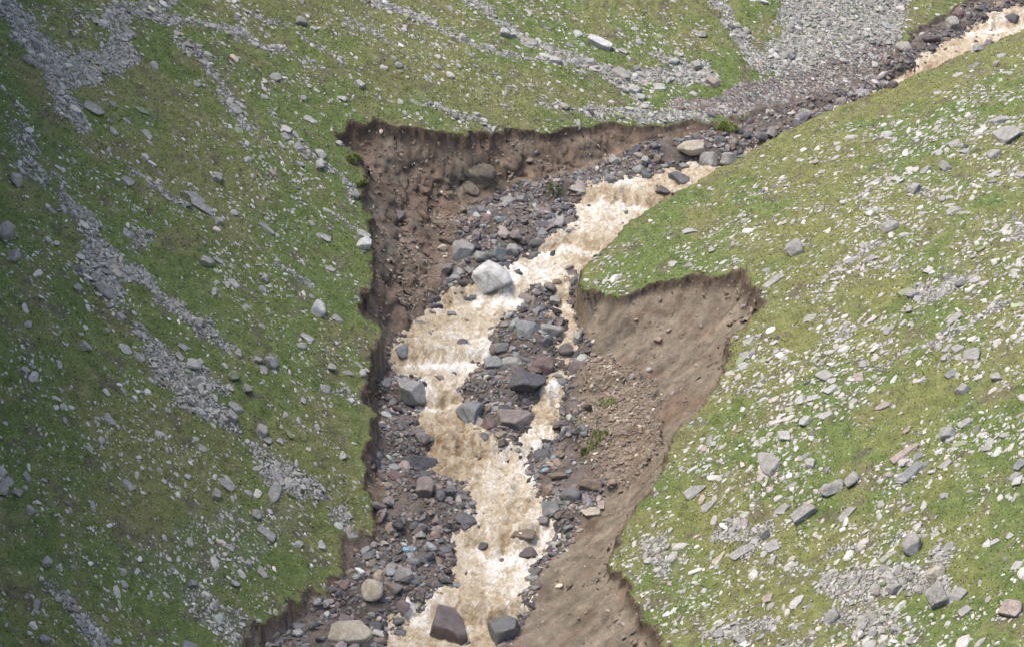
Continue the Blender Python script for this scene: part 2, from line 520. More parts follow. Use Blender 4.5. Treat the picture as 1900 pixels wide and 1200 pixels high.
def land_material():
    m, nt, b = new_mat('turf_and_earth')
    a = attr_col(nt)
    g = attr_col(nt, 'grassy')
    n1 = noise(nt, 7.0, 6, 0.75)
    n2 = noise(nt, 1.7, 5, 0.65)
    c = mixc(nt, a.outputs['Color'], ramp(nt, n1, 0.30, 0.72, (0.74, 0.74, 0.74), (1.28, 1.28, 1.25)), 1.0, 'MULTIPLY')
    c = mixc(nt, c, ramp(nt, n2, 0.3, 0.7, (0.72, 0.74, 0.70), (1.25, 1.24, 1.2)), 1.0, 'MULTIPLY')
    # fine grit and small pale chips lying in the turf
    v = N(nt, 'ShaderNodeTexVoronoi', Scale=6.5, Randomness=1.0)
    tc = nt.nodes.new('ShaderNodeTexCoord')
    nt.links.new(tc.outputs['Object'], v.inputs['Vector'])
    chip = ramp(nt, v.outputs['Distance'], 0.16, 0.22, (1, 1, 1), (0, 0, 0))
    sep = nt.nodes.new('ShaderNodeSeparateColor')
    nt.links.new(v.outputs['Color'], sep.inputs[0])
    pick = ramp(nt, sep.outputs[0], 0.72, 0.76)
    mm = N(nt, 'ShaderNodeMath', operation='MULTIPLY')
    nt.links.new(chip, mm.inputs[0])
    nt.links.new(pick, mm.inputs[1])
    m2 = N(nt, 'ShaderNodeMath', operation='MULTIPLY')
    nt.links.new(mm.outputs[0], m2.inputs[0])
    nt.links.new(g.outputs['Fac'], m2.inputs[1])
    c = mixc(nt, c, (0.34, 0.35, 0.34), m2.outputs[0])
    nt.links.new(c, b.inputs['Base Color'])
    b.inputs['Roughness'].default_value = 0.92
    b.inputs['Specular IOR Level'].default_value = 0.25
    n3 = noise(nt, 9.0, 6, 0.8)
    bm = N(nt, 'ShaderNodeBump', Strength=0.9, Distance=0.12)
    nt.links.new(n3, bm.inputs['Height'])
    nt.links.new(bm.outputs[0], b.inputs['Normal'])
    return m


def stone_attr_material(name, rough=0.85, spec=0.3):
    m, nt, b = new_mat(name)
    a = attr_col(nt)
    n1 = noise(nt, 5.0, 5, 0.7)
    c = mixc(nt, a.outputs['Color'], ramp(nt, n1, 0.3, 0.7, (0.72, 0.72, 0.72), (1.22, 1.22, 1.22)), 1.0, 'MULTIPLY')
    nt.links.new(c, b.inputs['Base Color'])
    b.inputs['Roughness'].default_value = rough
    b.inputs['Specular IOR Level'].default_value = spec
    bm = N(nt, 'ShaderNodeBump', Strength=0.5, Distance=0.05)
    nt.links.new(n1, bm.inputs['Height'])
    nt.links.new(bm.outputs[0], b.inputs['Normal'])
    return m


ROCKC = {
    'white': (0.37, 0.375, 0.365), 'pale': (0.30, 0.30, 0.29), 'grey': (0.275, 0.275, 0.268), 'dark': (0.085, 0.085, 0.095),
    'slate': (0.130, 0.132, 0.138), 'bluegrey': (0.190, 0.200, 0.205), 'teal': (0.135, 0.158, 0.162), 'mauve': (0.200, 0.176, 0.172),
    'purple': (0.120, 0.098, 0.102), 'red': (0.150, 0.108, 0.100), 'brown': (0.185, 0.150, 0.120), 'tan': (0.38, 0.35, 0.29),
    'pink': (0.32, 0.275, 0.255), 'blue': (0.22, 0.37, 0.45), 'mossy': (0.20, 0.23, 0.15), 'chalk': (0.50, 0.51, 0.51), 'olive': (0.165, 0.148, 0.120),
}
WET = {'dark', 'slate', 'teal', 'purple', 'red', 'bluegrey'}
_rm = {}


def rock_material(c):
    if c in _rm:
        return _rm[c]
    m, nt, b = new_mat(c + '_rock')
    col = tuple(np.array(ROCKC[c]) * (1.03, 1.0, 0.95))
    n1 = noise(nt, 1.6, 7, 0.7, dist=0.4)
    n2 = noise(nt, 11.0, 5, 0.75)
    lo = tuple(v * 0.62 for v in col)
    hi = tuple(min(v * 1.28, 0.8) for v in col)
    cc = ramp(nt, n1, 0.32, 0.68, lo, hi)
    cc = mixc(nt, cc, ramp(nt, n2, 0.3, 0.7, (0.7, 0.7, 0.7), (1.22, 1.21, 1.19)), 1.0, 'MULTIPLY')
    if c in ('white', 'pale', 'grey', 'tan', 'mossy'):
        n3 = noise(nt, 2.6, 5, 0.7, dist=0.8)
        tgt = (0.10, 0.12, 0.06) if c == 'mossy' else tuple(v * 0.55 for v in col)
        cc = mixc(nt, cc, tgt, ramp(nt, n3, 0.56, 0.68, (0, 0, 0), (0.75, 0.75, 0.75)))
    nt.links.new(cc, b.inputs['Base Color'])
    b.inputs['Roughness'].default_value = 0.48 if c in WET else 0.82
    b.inputs['Specular IOR Level'].default_value = 0.5 if c in WET else 0.3
    bm = N(nt, 'ShaderNodeBump', Strength=0.75, Distance=0.10)
    nt.links.new(n2, bm.inputs['Height'])
    bm2 = N(nt, 'ShaderNodeBump', Strength=0.6, Distance=0.25)
    nt.links.new(n1, bm2.inputs['Height'])
    nt.links.new(bm.outputs[0], bm2.inputs['Normal'])
    nt.links.new(bm2.outputs[0], b.inputs['Normal'])
    _rm[c] = m
    return m


def water_material():
    m, nt, b = new_mat('silty_torrent')
    f = attr_col(nt, 'foam')
    tc = nt.nodes.new('ShaderNodeTexCoord')
    mp = nt.nodes.new('ShaderNodeMapping')
    mp.inputs['Scale'].default_value = (1.35, 0.85, 1.0)
    nt.links.new(tc.outputs['Object'], mp.inputs[0])
    v = mp.outputs[0]
    n1a = noise(nt, 1.0, 10, 0.76, v, 1.1)
    n1 = ramp(nt, n1a, 0.22, 0.80)
    n2 = noise(nt, 3.6, 8, 0.8, v, 0.5)
    # thin foam threads: the creases of a warped noise
    w1 = noise(nt, 1.25, 3, 0.55, v, 1.4)
    w2 = noise(nt, 2.9, 3, 0.6, v, 1.0)
    thr = []
    for w in (w1, w2):
        a1 = N(nt, 'ShaderNodeMath', operation='SUBTRACT')
        nt.links.new(w, a1.inputs[0])
        a1.inputs[1].default_value = 0.5
        a2 = N(nt, 'ShaderNodeMath', operation='ABSOLUTE')
        nt.links.new(a1.outputs[0], a2.inputs[0])
        thr.append(ramp(nt, a2.outputs[0], 0.0, 0.055, (1, 1, 1), (0, 0, 0)))
    th = N(nt, 'ShaderNodeMath', operation='MULTIPLY_ADD')
    nt.links.new(thr[0], th.inputs[0])
    th.inputs[1].default_value = 0.16
    nt.links.new(n1, th.inputs[2])
    th2 = N(nt, 'ShaderNodeMath', operation='MULTIPLY_ADD')
    nt.links.new(thr[1], th2.inputs[0])
    th2.inputs[1].default_value = 0.13
    nt.links.new(th.outputs[0], th2.inputs[2])
    n1 = th2.outputs[0]
    add = N(nt, 'ShaderNodeMath', operation='MULTIPLY_ADD')
    nt.links.new(f.outputs['Fac'], add.inputs[0])
    add.inputs[1].default_value = 0.50
    nt.links.new(n1, add.inputs[2])
    r = nt.nodes.new('ShaderNodeValToRGB')
    e = r.color_ramp.elements
    e[0].position = 0.0
    e[0].color = (0.205, 0.135, 0.072, 1)
    e[1].position = 0.98
    e[1].color = (0.82, 0.80, 0.76, 1)
    k = e.new(0.30)
    k.color = (0.335, 0.252, 0.155, 1)
    k = e.new(0.50)
    k.color = (0.455, 0.375, 0.262, 1)
    k = e.new(0.72)
    k.color = (0.585, 0.515, 0.40, 1)
    nt.links.new(add.outputs[0], r.inputs[0])
    c = mixc(nt, r.outputs[0], ramp(nt, n2, 0.32, 0.68, (0.72, 0.66, 0.58), (1.16, 1.18, 1.2)), 1.0, 'MULTIPLY')
    nt.links.new(c, b.inputs['Base Color'])
    b.inputs['Roughness'].default_value = 0.30
    b.inputs['Specular IOR Level'].default_value = 0.4
    bm = N(nt, 'ShaderNodeBump', Strength=0.7, Distance=0.14)
    nt.links.new(n2, bm.inputs['Height'])
    bm2 = N(nt, 'ShaderNodeBump', Strength=0.6, Distance=0.35)
    nt.links.new(n1, bm2.inputs['Height'])
    nt.links.new(bm.outputs[0], bm2.inputs['Normal'])
    nt.links.new(bm2.outputs[0], b.inputs['Normal'])
    return m


def grass_material():
    m, nt, b = new_mat('grass_blades')
    a = attr_col(nt)
    nt.links.new(a.outputs['Color'], b.inputs['Base Color'])
    b.inputs['Roughness'].default_value = 0.8
    b.inputs['Specular IOR Level'].default_value = 0.2
    return m


# ---------------------------------------------------------------- mesh building from arrays
def mesh_np(name, V, F, mat, smooth=False, cols=None, floats=None, kind=None, parent=None):
    me = bpy.data.meshes.new(name)
    nv, nf, k = len(V), len(F), F.shape[1]
    me.vertices.add(nv)
    me.vertices.foreach_set('co', np.ascontiguousarray(V, np.float32).ravel())
    me.loops.add(nf * k)
    me.loops.foreach_set('vertex_index', np.ascontiguousarray(F, np.int32).ravel())
    me.polygons.add(nf)
    me.polygons.foreach_set('loop_start', np.arange(0, nf * k, k, dtype=np.int32))
    me.polygons.foreach_set('loop_total', np.full(nf, k, np.int32))
    me.polygons.foreach_set('use_smooth', np.full(nf, smooth, bool))
    if cols is not None:
        at = me.attributes.new('Col', 'FLOAT_COLOR', 'POINT')
        c4 = np.ones((nv, 4), np.float32)
        c4[:, :3] = cols
        at.data.foreach_set('color', c4.ravel())
    for nm, arr in (floats or {}).items():
        at = me.attributes.new(nm, 'FLOAT', 'POINT')
        at.data.foreach_set('value', np.ascontiguousarray(arr, np.float32).ravel())
    me.update(calc_edges=True)
    me.materials.append(mat)
    o = bpy.data.objects.new(name, me)
    COL.objects.link(o)
    if kind:
        o['kind'] = kind
    if parent:
        o.parent = parent
    return o


def lerp(a, b, t):
    t = np.asarray(t)[..., None]
    return np.asarray(a) * (1 - t) + np.asarray(b) * t


# ground colour
g_a = np.array([0.108, 0.142, 0.046])      # fresh green
g_b = np.array([0.150, 0.158, 0.062])      # olive, drier
g_c = np.array([0.145, 0.125, 0.072])      # brownish moss
e_a = np.array([0.165, 0.118, 0.090])      # earth
e_b = np.array([0.180, 0.149, 0.118])
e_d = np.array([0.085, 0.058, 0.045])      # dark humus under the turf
mudc = np.array([0.140, 0.115, 0.104])
n_lo = fbm(GX, GY, 0.07, 4, 0.55, 40)
n_mid = fbm(GX, GY, 0.35, 4, 0.6, 41)
n_hi = fbm(GX, GY, 1.4, 4, 0.65, 42)
grassc = lerp(g_a, g_b, sstep(n_lo + 0.6 * n_mid + 0.35 * (side_r - 0.5), -0.35, 0.35))
grassc = lerp(grassc, g_c, 0.5 * sstep(n_mid + 0.8 * n_hi + 0.25 * n_lo, 0.25, 0.85))
grassc = lerp(grassc, np.array([0.165, 0.165, 0.062]), 0.6 * sstep(fbm(GX, GY, 0.16, 4, 0.6, 47), 0.0, 0.5) * (0.35 + 0.65 * side_r))
grassc = lerp(grassc, np.array([0.115, 0.098, 0.072]), 0.7 * sstep(fbm(GX, GY, 0.55, 5, 0.7, 48), 0.42, 0.75))
grassc = grassc * (1 + 0.16 * np.clip(n_hi, -1, 1))[..., None]
under_scree = np.array([0.115, 0.115, 0.105])
land_c = lerp(grassc, under_scree, np.clip(M_scree * 0.85, 0, 1))
land_c = lerp(land_c, mudc, M_mud)
t = A['t']
earth = lerp(e_a, e_b, sstep(n_mid + 0.6 * n_hi + 0.8 * side_r - 0.4, -0.5, 0.5))
rill = fbm(GX * 1.0 + GZ * 0.6, GZ * 1.3 + GY * 0.8, 0.7, 5, 0.6, 43)
stri = fbm(0.3 * (0.9 * GX + 0.45 * GY), -0.45 * GX + 0.9 * GY, 1.5, 4, 0.6, 46)
earth = earth * (1 + (0.30 - 0.15 * side_r) * np.clip(rill, -1, 1) + 0.32 * side_r * np.clip(stri, -1, 1))[..., None]
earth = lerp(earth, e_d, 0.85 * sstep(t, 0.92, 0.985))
bedc = lerp(mudc, mudc * 0.62, sstep(n_mid + n_hi, -0.3, 0.6))
bedc = lerp(bedc, mudc * 0.5, sstep(-A['dW'], -0.5, 0.1))
low = lerp(bedc, earth, sstep(t + 0.05 * n_hi, 0.0, 0.10) * sstep(A['H'], 0.6, 1.3))
land_c = np.where((A['dC'] < -0.13)[..., None], land_c, low)
shade_wallc = np.array([0.16, 0.15, 0.14]) * (1 + 0.4 * n_hi)[..., None]  # rock colour of the added shading wall
land_c = lerp(land_c, shade_wallc, sstep(A['q'], 1.0, 3.5))
land_c = np.clip(land_c, 0.01, 0.9)
grassy = np.where(isgrass, 1.0 - 0.3 * M_mud, 0.0)

ny, nx = GX.shape
idx = np.arange(ny * nx).reshape(ny, nx)
F = np.stack([idx[:-1, :-1], idx[:-1, 1:], idx[1:, 1:], idx[1:, :-1]], -1).reshape(-1, 4)
# bare earth is clodded in three dimensions and hollowed under the overhanging turf
gyv, gxv = np.gradient(A['dC'], YS, XS)
gl = np.hypot(gxv, gyv) + 1e-6
sw = np.where(isgrass, 0, np.sin(np.clip(t, 0, 1) * pi)) * sstep(A['H'], 0.8, 3.0)
clod = fbm(GX + 0.7 * GY, GZ * 1.5 - 0.35 * GX, 0.6, 6, 0.68, 80)
hollow = np.where(isgrass, 0, sstep(t, 0.80, 0.93)) * (1 - sstep(t, 0.97, 1.0)) * sstep(A['H'], 0.8, 2.5)
push = (0.45 - 0.33 * side_r) * sw * clod - 0.16 * hollow
VX = GX + push * gxv / gl
VY = GY + push * gyv / gl
V = np.stack([VX, VY, GZ], -1).reshape(-1, 3)
mesh_np('terrain', V, F, land_material(), True, land_c.reshape(-1, 3), {'grassy': grassy.ravel()}, 'structure')

# ---------------------------------------------------------------- the torrent
wxs = np.arange(-16, 60, 0.10)
wys = np.arange(-46, 66, 0.10)
WX, WY = np.meshgrid(wxs, wys)
dw = bil(A['dW'], WX, WY)
rough_n = fbm(WX, WY, 1.1, 5, 0.62, 50)
rid = 1 - 2 * np.abs(fbm(WX * 1.3, WY * 0.8, 0.9, 4, 0.6, 51))
phs = step_phase(WX, WY)
face = sstep(phs, 0.0, 0.06) * (1 - sstep(phs, 0.18, 0.30))            # the small falls themselves
pool = sstep(phs, 0.80, 0.99) + (1 - sstep(phs, 0.0, 0.08))            # churned foam at their feet
fl_n = np.clip(0.55 + 0.9 * fbm(WX, WY, 0.22, 2, 0.5, 59), 0, 1)
BOIL = [(830, 850, 70, 1.0), (905, 830, 35, .8), (800, 700, 30, .5), (760, 670, 40, .6), (930, 600, 40, .4), (1010, 760, 30, .6), (1010, 790, 25, .7),
        (870, 740, 60, .5), (930, 960, 55, .6), (900, 1150, 40, .6), (1130, 380, 35, .6), (760, 1160, 35, .3), (780, 610, 40, .3)]
boil = np.zeros(WX.shape)
for a, b_, r_, s_ in BOIL:
    p = on_bed(a, b_)
    rr = r_ * 0.036
    boil = np.maximum(boil, s_ * np.exp(-(((WX - p[0]) / rr) ** 2 + ((WY - p[1]) / (rr * 1.5)) ** 2)))
WHITE = [(795, 745, 18), (790, 720, 14), (860, 690, 60), (800, 690, 40), (905, 680, 40), (940, 560, 60), (1000, 520, 50), (1130, 400, 50), (1075, 440, 30),
         (960, 870, 60), (930, 910, 50), (960, 1060, 60), (900, 980, 40), (1010, 850, 26), (930, 1080, 50), (990, 830, 30), (960, 520, 30),
         (1160, 360, 30), (1000, 990, 40), (780, 1155, 30), (1840, 50, 30), (1020, 740, 24), (1020, 1000, 24)]
white = np.zeros(WX.shape)
for a, b_, r_ in WHITE:
    p = on_bed(a, b_)
    rr = r_ * 0.036
    white = np.maximum(white, np.exp(-(((WX - p[0]) / rr) ** 2 + ((WY - p[1]) / (rr * 1.6)) ** 2)))
rid2 = 1 - 2 * np.abs(fbm(WX * 0.75 + 0.3 * rough_n, WY * 1.25, 1.5, 5, 0.66, 53))     # short crests lying across the flow
rid3 = 1 - 2 * np.abs(fbm(WX, WY * 1.1, 3.4, 4, 0.7, 54))
chop = np.clip(0.40 + 0.7 * boil + 0.35 * white + 0.5 * pool * fl_n + 0.45 * fbm(WX, WY, 0.45, 3, 0.5, 57), 0.12, 1.2)
flow = fbm(WX * 2.4 + 0.35 * rough_n, WY * 0.40, 1.0, 5, 0.62, 58)                        # long threads drawn out downstream
WZ = (BED_SLOPE * WY + steps_fn(WX, WY) + (0.07 + 0.14 * chop) * rough_n + 0.12 * boil * rid
      + 0.09 * chop * rid2 + 0.03 * chop * rid3 + 0.05 * face * flow + 0.16 * boil + 0.0)
foam = (-0.10 + 0.12 * np.clip(rough_n, -1, 1) + chop * (0.26 * rid2 + 0.20 * rid3) + (0.16 + 0.28 * face) * np.clip(flow, -1, 1)
        + 0.55 * white - 0.62 * boil - 0.24 * face * fl_n + 0.50 * pool * fl_n)
foam += 0.12 * np.exp(-np.abs(dw) / 0.25)
keep = dw < 0.55
ki = keep[:-1, :-1] | keep[1:, 1:] | keep[:-1, 1:] | keep[1:, :-1]
widx = np.arange(WX.size).reshape(WX.shape)
WF = np.stack([widx[:-1, :-1], widx[:-1, 1:], widx[1:, 1:], widx[1:, :-1]], -1)[ki]
used = np.unique(WF)
remap = np.full(WX.size, -1)
remap[used] = np.arange(len(used))
WV = np.stack([WX, WY, WZ], -1).reshape(-1, 3)[used]
mesh_np('stream_water', WV, remap[WF], water_material(), True, None, {'foam': np.clip(foam, -1, 1.3).ravel()[used]}, 'structure')


def water_z(x, y):
    return BED_SLOPE * y + 0.03 + steps_fn(np.asarray(x), np.asarray(y))


# ---------------------------------------------------------------- rock shapes
def ico(sub):
    bm = bmesh.new()
    bmesh.ops.create_icosphere(bm, subdivisions=sub, radius=1.0)
    V = np.array([v.co[:] for v in bm.verts])
    F = np.array([[v.index for v in f.verts] for f in bm.faces])
    bm.free()
    return V, F


ICO = {k: ico(k) for k in (1, 2, 4, 5)}


def rock_shape(r, sub, planes=9, rough=0.04, blocky=0.0):
    V, F = ICO[sub]
    V = V.copy()
    n = r.normal(size=(planes, 3))
    if blocky:
        ax = np.array([[1, 0, 0], [-1, 0, 0], [0, 1, 0], [0, -1, 0], [0, 0, 1], [0, 0, -1]], float)
        n = np.concatenate([ax + r.normal(size=(6, 3)) * 0.22, n[:planes - 4]])
    n /= np.linalg.norm(n, axis=1, keepdims=True)
    d = r.uniform(0.42, 0.86, len(n))
    if blocky:
        d[:6] = r.uniform(0.52, 0.7, 6)
        d[6:] = r.uniform(0.72, 0.95, len(n) - 6)
    dot = V @ n.T
    lim = np.where(dot > 1e-3, d[None] / np.maximum(dot, 1e-3), 9.0)
    # a soft minimum rounds the worn edges
    kk = (40.0 if blocky else 24.0) if sub >= 4 else 90.0
    s = -np.log(np.exp(-kk * np.minimum(lim, 1.25)).sum(1) + np.exp(-kk * 1.0)) / kk
    V = V * s[:, None]
    if rough:
        ph = r.uniform(0, 50, 3)
        for fq, am in ((2.1, 1.0), (4.7, 0.5), (9.5, 0.28), (19.0, 0.12)):
            w = perlin(V[:, 0] * fq + ph[0] + V[:, 2] * fq * 0.7, V[:, 1] * fq + ph[1] - V[:, 2] * fq * 0.6)
            V = V * (1 + rough * am * 1.6 * w)[:, None]
    lo, hi = V.min(0), V.max(0)
    V = (V - (lo + hi) / 2) / ((hi - lo) / 2)
    return V, F


def frame_from(n, yaw):
    """Rotation matrices (m,3,3) whose z axis is n and whose x axis has heading yaw."""
    x = np.stack([np.cos(yaw), np.sin(yaw), np.zeros_like(yaw)], -1)
    x = x - n * (x * n).sum(-1, keepdims=True)
    x /= np.linalg.norm(x, axis=-1, keepdims=True)
    y = np.cross(n, x)
    return np.stack([x, y, n], -1)


TEMPL = {}
_tr = np.random.default_rng(99)
TEMPL['small'] = []
for i in range(14):
    V0, F0 = ICO[1]
    Vs, Fs = rock_shape(_tr, 1, 6, 0.0)
    Vs = Vs * (1 + _tr.uniform(-0.12, 0.12, (len(Vs), 1)))
    TEMPL['small'].append((Vs, Fs))
TEMPL['mid'] = [rock_shape(_tr, 2, 6, 0.02, blocky=float(i % 2)) for i in range(20)]


def build_stones(name, kindset, P, Nn, S, yaw, cols, mat, label, cat):
    T = TEMPL[kindset]
    r = np.random.default_rng(len(P))
    tid = r.integers(0, len(T), len(P))
    Vall, Fall, Call = [], [], []
    off = 0
    Rm = frame_from(Nn, yaw)
    for k, (Vt, Ft) in enumerate(T):
        sel = np.where(tid == k)[0]
        if not len(sel):
            continue
        loc = Vt[None] * S[sel][:, None, :]
        W = np.einsum('mij,mvj->mvi', Rm[sel], loc) + P[sel][:, None, :]
        m, nv = len(sel), len(Vt)
        Vall.append(W.reshape(-1, 3))
        Fall.append((Ft[None] + (np.arange(m) * nv)[:, None, None] + off).reshape(-1, 3))
        Call.append(np.repeat(cols[sel], nv, axis=0))
        off += m * nv
    o = mesh_np(name, np.concatenate(Vall), np.concatenate(Fall), mat, False, np.concatenate(Call), None, 'stuff')
    o['label'] = label
    o['category'] = cat
    return o


def jitter_n(n, amt, r):
    n = n + r.normal(size=n.shape) * amt
    n[:, 2] = np.abs(n[:, 2])
    return n / np.linalg.norm(n, axis=1, keepdims=True)


def palette(r, m, names, weights, var=0.18):
    base = np.array([ROCKC[k] for k in names])
    c = base[r.choice(len(names), m, p=np.array(weights) / sum(weights))]
    return np.clip(c * np.array([1.04, 1.0, 0.93]) * r.normal(1, var, (m, 1)) * r.normal(1, 0.025, (m, 3)), 0.02, 0.85)


def sample_area(n, r, x0=-42, x1=45, y0=-46, y1=59):
    return r.uniform(x0, x1, n), r.uniform(y0, y1, n)


mat_scree = stone_attr_material('pale_slope_stone')
mat_bed = stone_attr_material('damp_river_stone', 0.6, 0.4)


def slope_field(x, y):
    return bil(M_scree, x, y), bil(M_mud, x, y), bil(A['dC'], x, y), bil(side_r, x, y)


def scatter_slope(n, smin, smax, power, base_l, base_r, scree_k, r, edge=0.25):
    x, y = sample_area(n, r)
    sc, mu, dc, sr = slope_field(x, y)
    patch = fbm(x, y, 0.16, 3, 0.6, 60)
    streak = fbm(x * 0.9 + y * 0.9, y * 0.5 - x * 0.5, 0.35, 3, 0.6, 61)
    base = np.where(sr > 0.5, base_r, base_l) * np.clip(0.75 + 1.1 * patch + 0.9 * streak, 0.05, 2.6)
    # the right slope carries few stones near its far shoulder, many lower down
    far = np.where(sr > 0.5, np.clip(1.0 - sstep(y - 0.25 * x, 2, 26) * 0.85, 0.1, 1), 1.0)
    shoulder = sstep(-bil(A['dR'], x, y), 0.5, 11) * 0.85 + 0.15
    far = far * np.where((sr > 0.5) & (y > 4), shoulder, 1.0)
    p = np.maximum(base * far, scree_k * sc ** 1.5)
    p = np.where(mu > 0.3, scree_k * 0.6, p)
    ok = (r.uniform(size=n) < p) & (dc < -edge)
    x, y, sc, mu, sr = x[ok], y[ok], sc[ok], mu[ok], sr[ok]
    u = r.uniform(size=len(x))
    s = (smin ** (-power) + u * (smax ** (-power) - smin ** (-power))) ** (-1 / power)
    return x, y, s, sc, mu, sr


def place_slope(name, kindset, args, seed, label, flat=(0.28, 0.55)):
    r = np.random.default_rng(seed)
    x, y, s, sc, mu, sr = scatter_slope(*args, r)
    m = len(x)
    z = ground(x, y)
    n = jitter_n(normal(x, y), 0.14 + 0.18 * (sc > 0.4)[:, None], r)
    fl_ = r.uniform(*flat, m)
    S = np.stack([s * r.uniform(0.9, 1.5, m), s * r.uniform(0.55, 0.95, m), s * fl_], -1)
    heading = np.where(sr > 0.5, radians(38), radians(-42)) + r.normal(0, 0.5, m)
    P = np.stack([x, y, z], -1) + n * (S[:, 2:3] * (r.uniform(-0.35, 0.3, m) + 0.3 * (sc > 0.4))[:, None])
    c = palette(r, m, ['white', 'pale', 'grey', 'slate', 'pink', 'mossy'], [1.3, 4, 3.4, 0.4, 0.35, 0.5], 0.2)
    c *= (1 - 0.16 * sstep(sc, 0.3, 0.8))[:, None]
    cm = palette(r, m, ['mauve', 'brown', 'grey', 'slate', 'dark'], [2, 1.2, 3, 2, 1])
    c = np.where((mu > 0.3)[:, None], cm, c)
    return build_stones(name, kindset, P, n, S, heading, c, mat_scree, label, 'stones')


place_slope('scree_chips', 'small', (700000, 0.045, 0.14, 1.4, 0.095, 0.17, 0.72), 11, 'fine pale stone chips strewn over both grassy slopes and in the scree bands')
place_slope('scree_gravel', 'small', (1100000, 0.035, 0.12, 1.2, 0.0, 0.0, 0.8), 13, 'dense fine grey gravel filling the scree bands between larger stones')
place_slope('scree_stones', 'mid', (150000, 0.11, 0.36, 2.3, 0.045, 0.15, 0.55), 12, 'fist to head sized pale stones strewn over both grassy slopes')

# stream bed rubble


def scatter_bed(n, smin, smax, power, r, fn):
    x, y = sample_area(n, r, -18, 46, -46, 59)
    dW, tt, dC, dB = bil(A['dW'], x, y), bil(A['t'], x, y), bil(A['dC'], x, y), bil(A['dB'], x, y)
    sr = bil(side_r, x, y)
    tt = tt * sstep(bil(A['H'], x, y), 0.6, 1.2)
    ok = (dC > 0.1) & (r.uniform(size=n) < fn(x, y, dW, tt, dC, dB, sr))
    x, y, tt, dW, sr = x[ok], y[ok], tt[ok], dW[ok], sr[ok]
    u = r.uniform(size=len(x))
    s = (smin ** (-power) + u * (smax ** (-power) - smin ** (-power))) ** (-1 / power)
    return x, y, s, tt, dW, sr


kindset_small = False


def bed_density(x, y, dW, tt, dC, dB, sr):
    patch = fbm(x, y, 0.35, 3, 0.6, 70)
    p = np.where((dW > -0.05), 0.85 * np.clip(0.75 + patch, 0.15, 1), (0.010 + 0.15 * (dW > -0.8) * (patch > 0.2)) * (0.4 if kindset_small else 1.0))
    p = np.where((dW > -0.05) & (dW < 0.7), 0.9, p)
    p = p * (1 - sstep(tt, 0.01, 0.16)) + 0.05 * sstep(tt, 0.05, 0.3)
    return p


def place_bed(name, kindset, n, smin, smax, power, seed, label):
    r = np.random.default_rng(seed)
    x, y, s, tt, dW, sr = scatter_bed(n, smin, smax, power, r, bed_density)
    m = len(x)
    s = s * np.where(tt > 0.15, 0.6, 1.0)
    nn = jitter_n(normal(x, y), 0.33, r)
    S = np.stack([s * r.uniform(0.85, 1.45, m), s * r.uniform(0.6, 1.0, m), s * r.uniform(0.35, 0.7, m)], -1)
    zg = ground(x, y)
    zg = np.where(dW < -0.05, np.maximum(zg, BED_SLOPE * y + steps_fn(x, y) - 0.25 * S[:, 2]), zg)   # stones standing out of the water
    P = np.stack([x, y, zg], -1) + nn * (S[:, 2:3] * r.uniform(0.1, 0.7, (m, 1)))
    c = palette(r, m, ['dark', 'slate', 'purple', 'mauve', 'brown', 'bluegrey', 'grey', 'red', 'pink'], [3.4, 3.8, 2.6, 2.2, 2.0, 0.9, 1.6, .6, .15], 0.26)
    earthy = palette(r, m, ['brown', 'mauve', 'pink', 'tan'], [4, 1, .5, .4], 0.2) * 0.95
    c = c * np.where(dW < 0.45, 0.62, 0.9)[:, None]
    c = np.where(((tt > 0.10) & (r.uniform(size=m) < 0.9))[:, None], earthy, c)
    return build_stones(name, kindset, P, nn, S, r.uniform(0, 2 * pi, m), c, mat_bed, label, 'stones')


kindset_small = True
place_bed('streambed_gravel', 'small', 260000, 0.05, 0.15, 1.3, 21, 'dark wet gravel covering the bars and margins of the stream')
kindset_small = False
place_bed('streambed_rubble', 'mid', 56000, 0.12, 0.48, 2.1, 22, 'dark angular rubble heaped along the muddy stream')

# talus of the right hand slip and the earthy screes at the foot of the far bank
r_ = np.random.default_rng(31)
x, y = sample_area(330000, r_, -14, 22, -34, 34)
tm = bil(M_tal, x, y)
ok = (bil(A['dC'], x, y) > 0.2) & (r_.uniform(size=len(x)) < 0.62 * tm + (0.036 - 0.026 * bil(side_r, x, y)) * (bil(A['t'], x, y) > 0.02) * np.minimum(normal(x, y)[:, 2] ** -2.0, 6))
x, y = x[ok], y[ok]
m_ = len(x)
u = r_.uniform(size=m_)
s = (0.035 ** -1.6 + u * (0.17 ** -1.6 - 0.035 ** -1.6)) ** (-1 / 1.6)
nn = jitter_n(normal(x, y), 0.25, r_)
S = np.stack([s * r_.uniform(0.9, 1.4, m_), s * r_.uniform(0.6, 1, m_), s * r_.uniform(0.4, 0.7, m_)], -1)
P = np.stack([x, y, ground(x, y)], -1) + nn * S[:, 2:3] * 0.4
c = palette(r_, m_, ['brown', 'mauve', 'tan'], [7, 0.8, .3], 0.14)
build_stones('talus_stones', 'small', P, nn, S, r_.uniform(0, 6.28, m_), c, stone_attr_material('earthy_stone'), 'brown earthy stones littering the foot of the collapsed banks', 'stones')

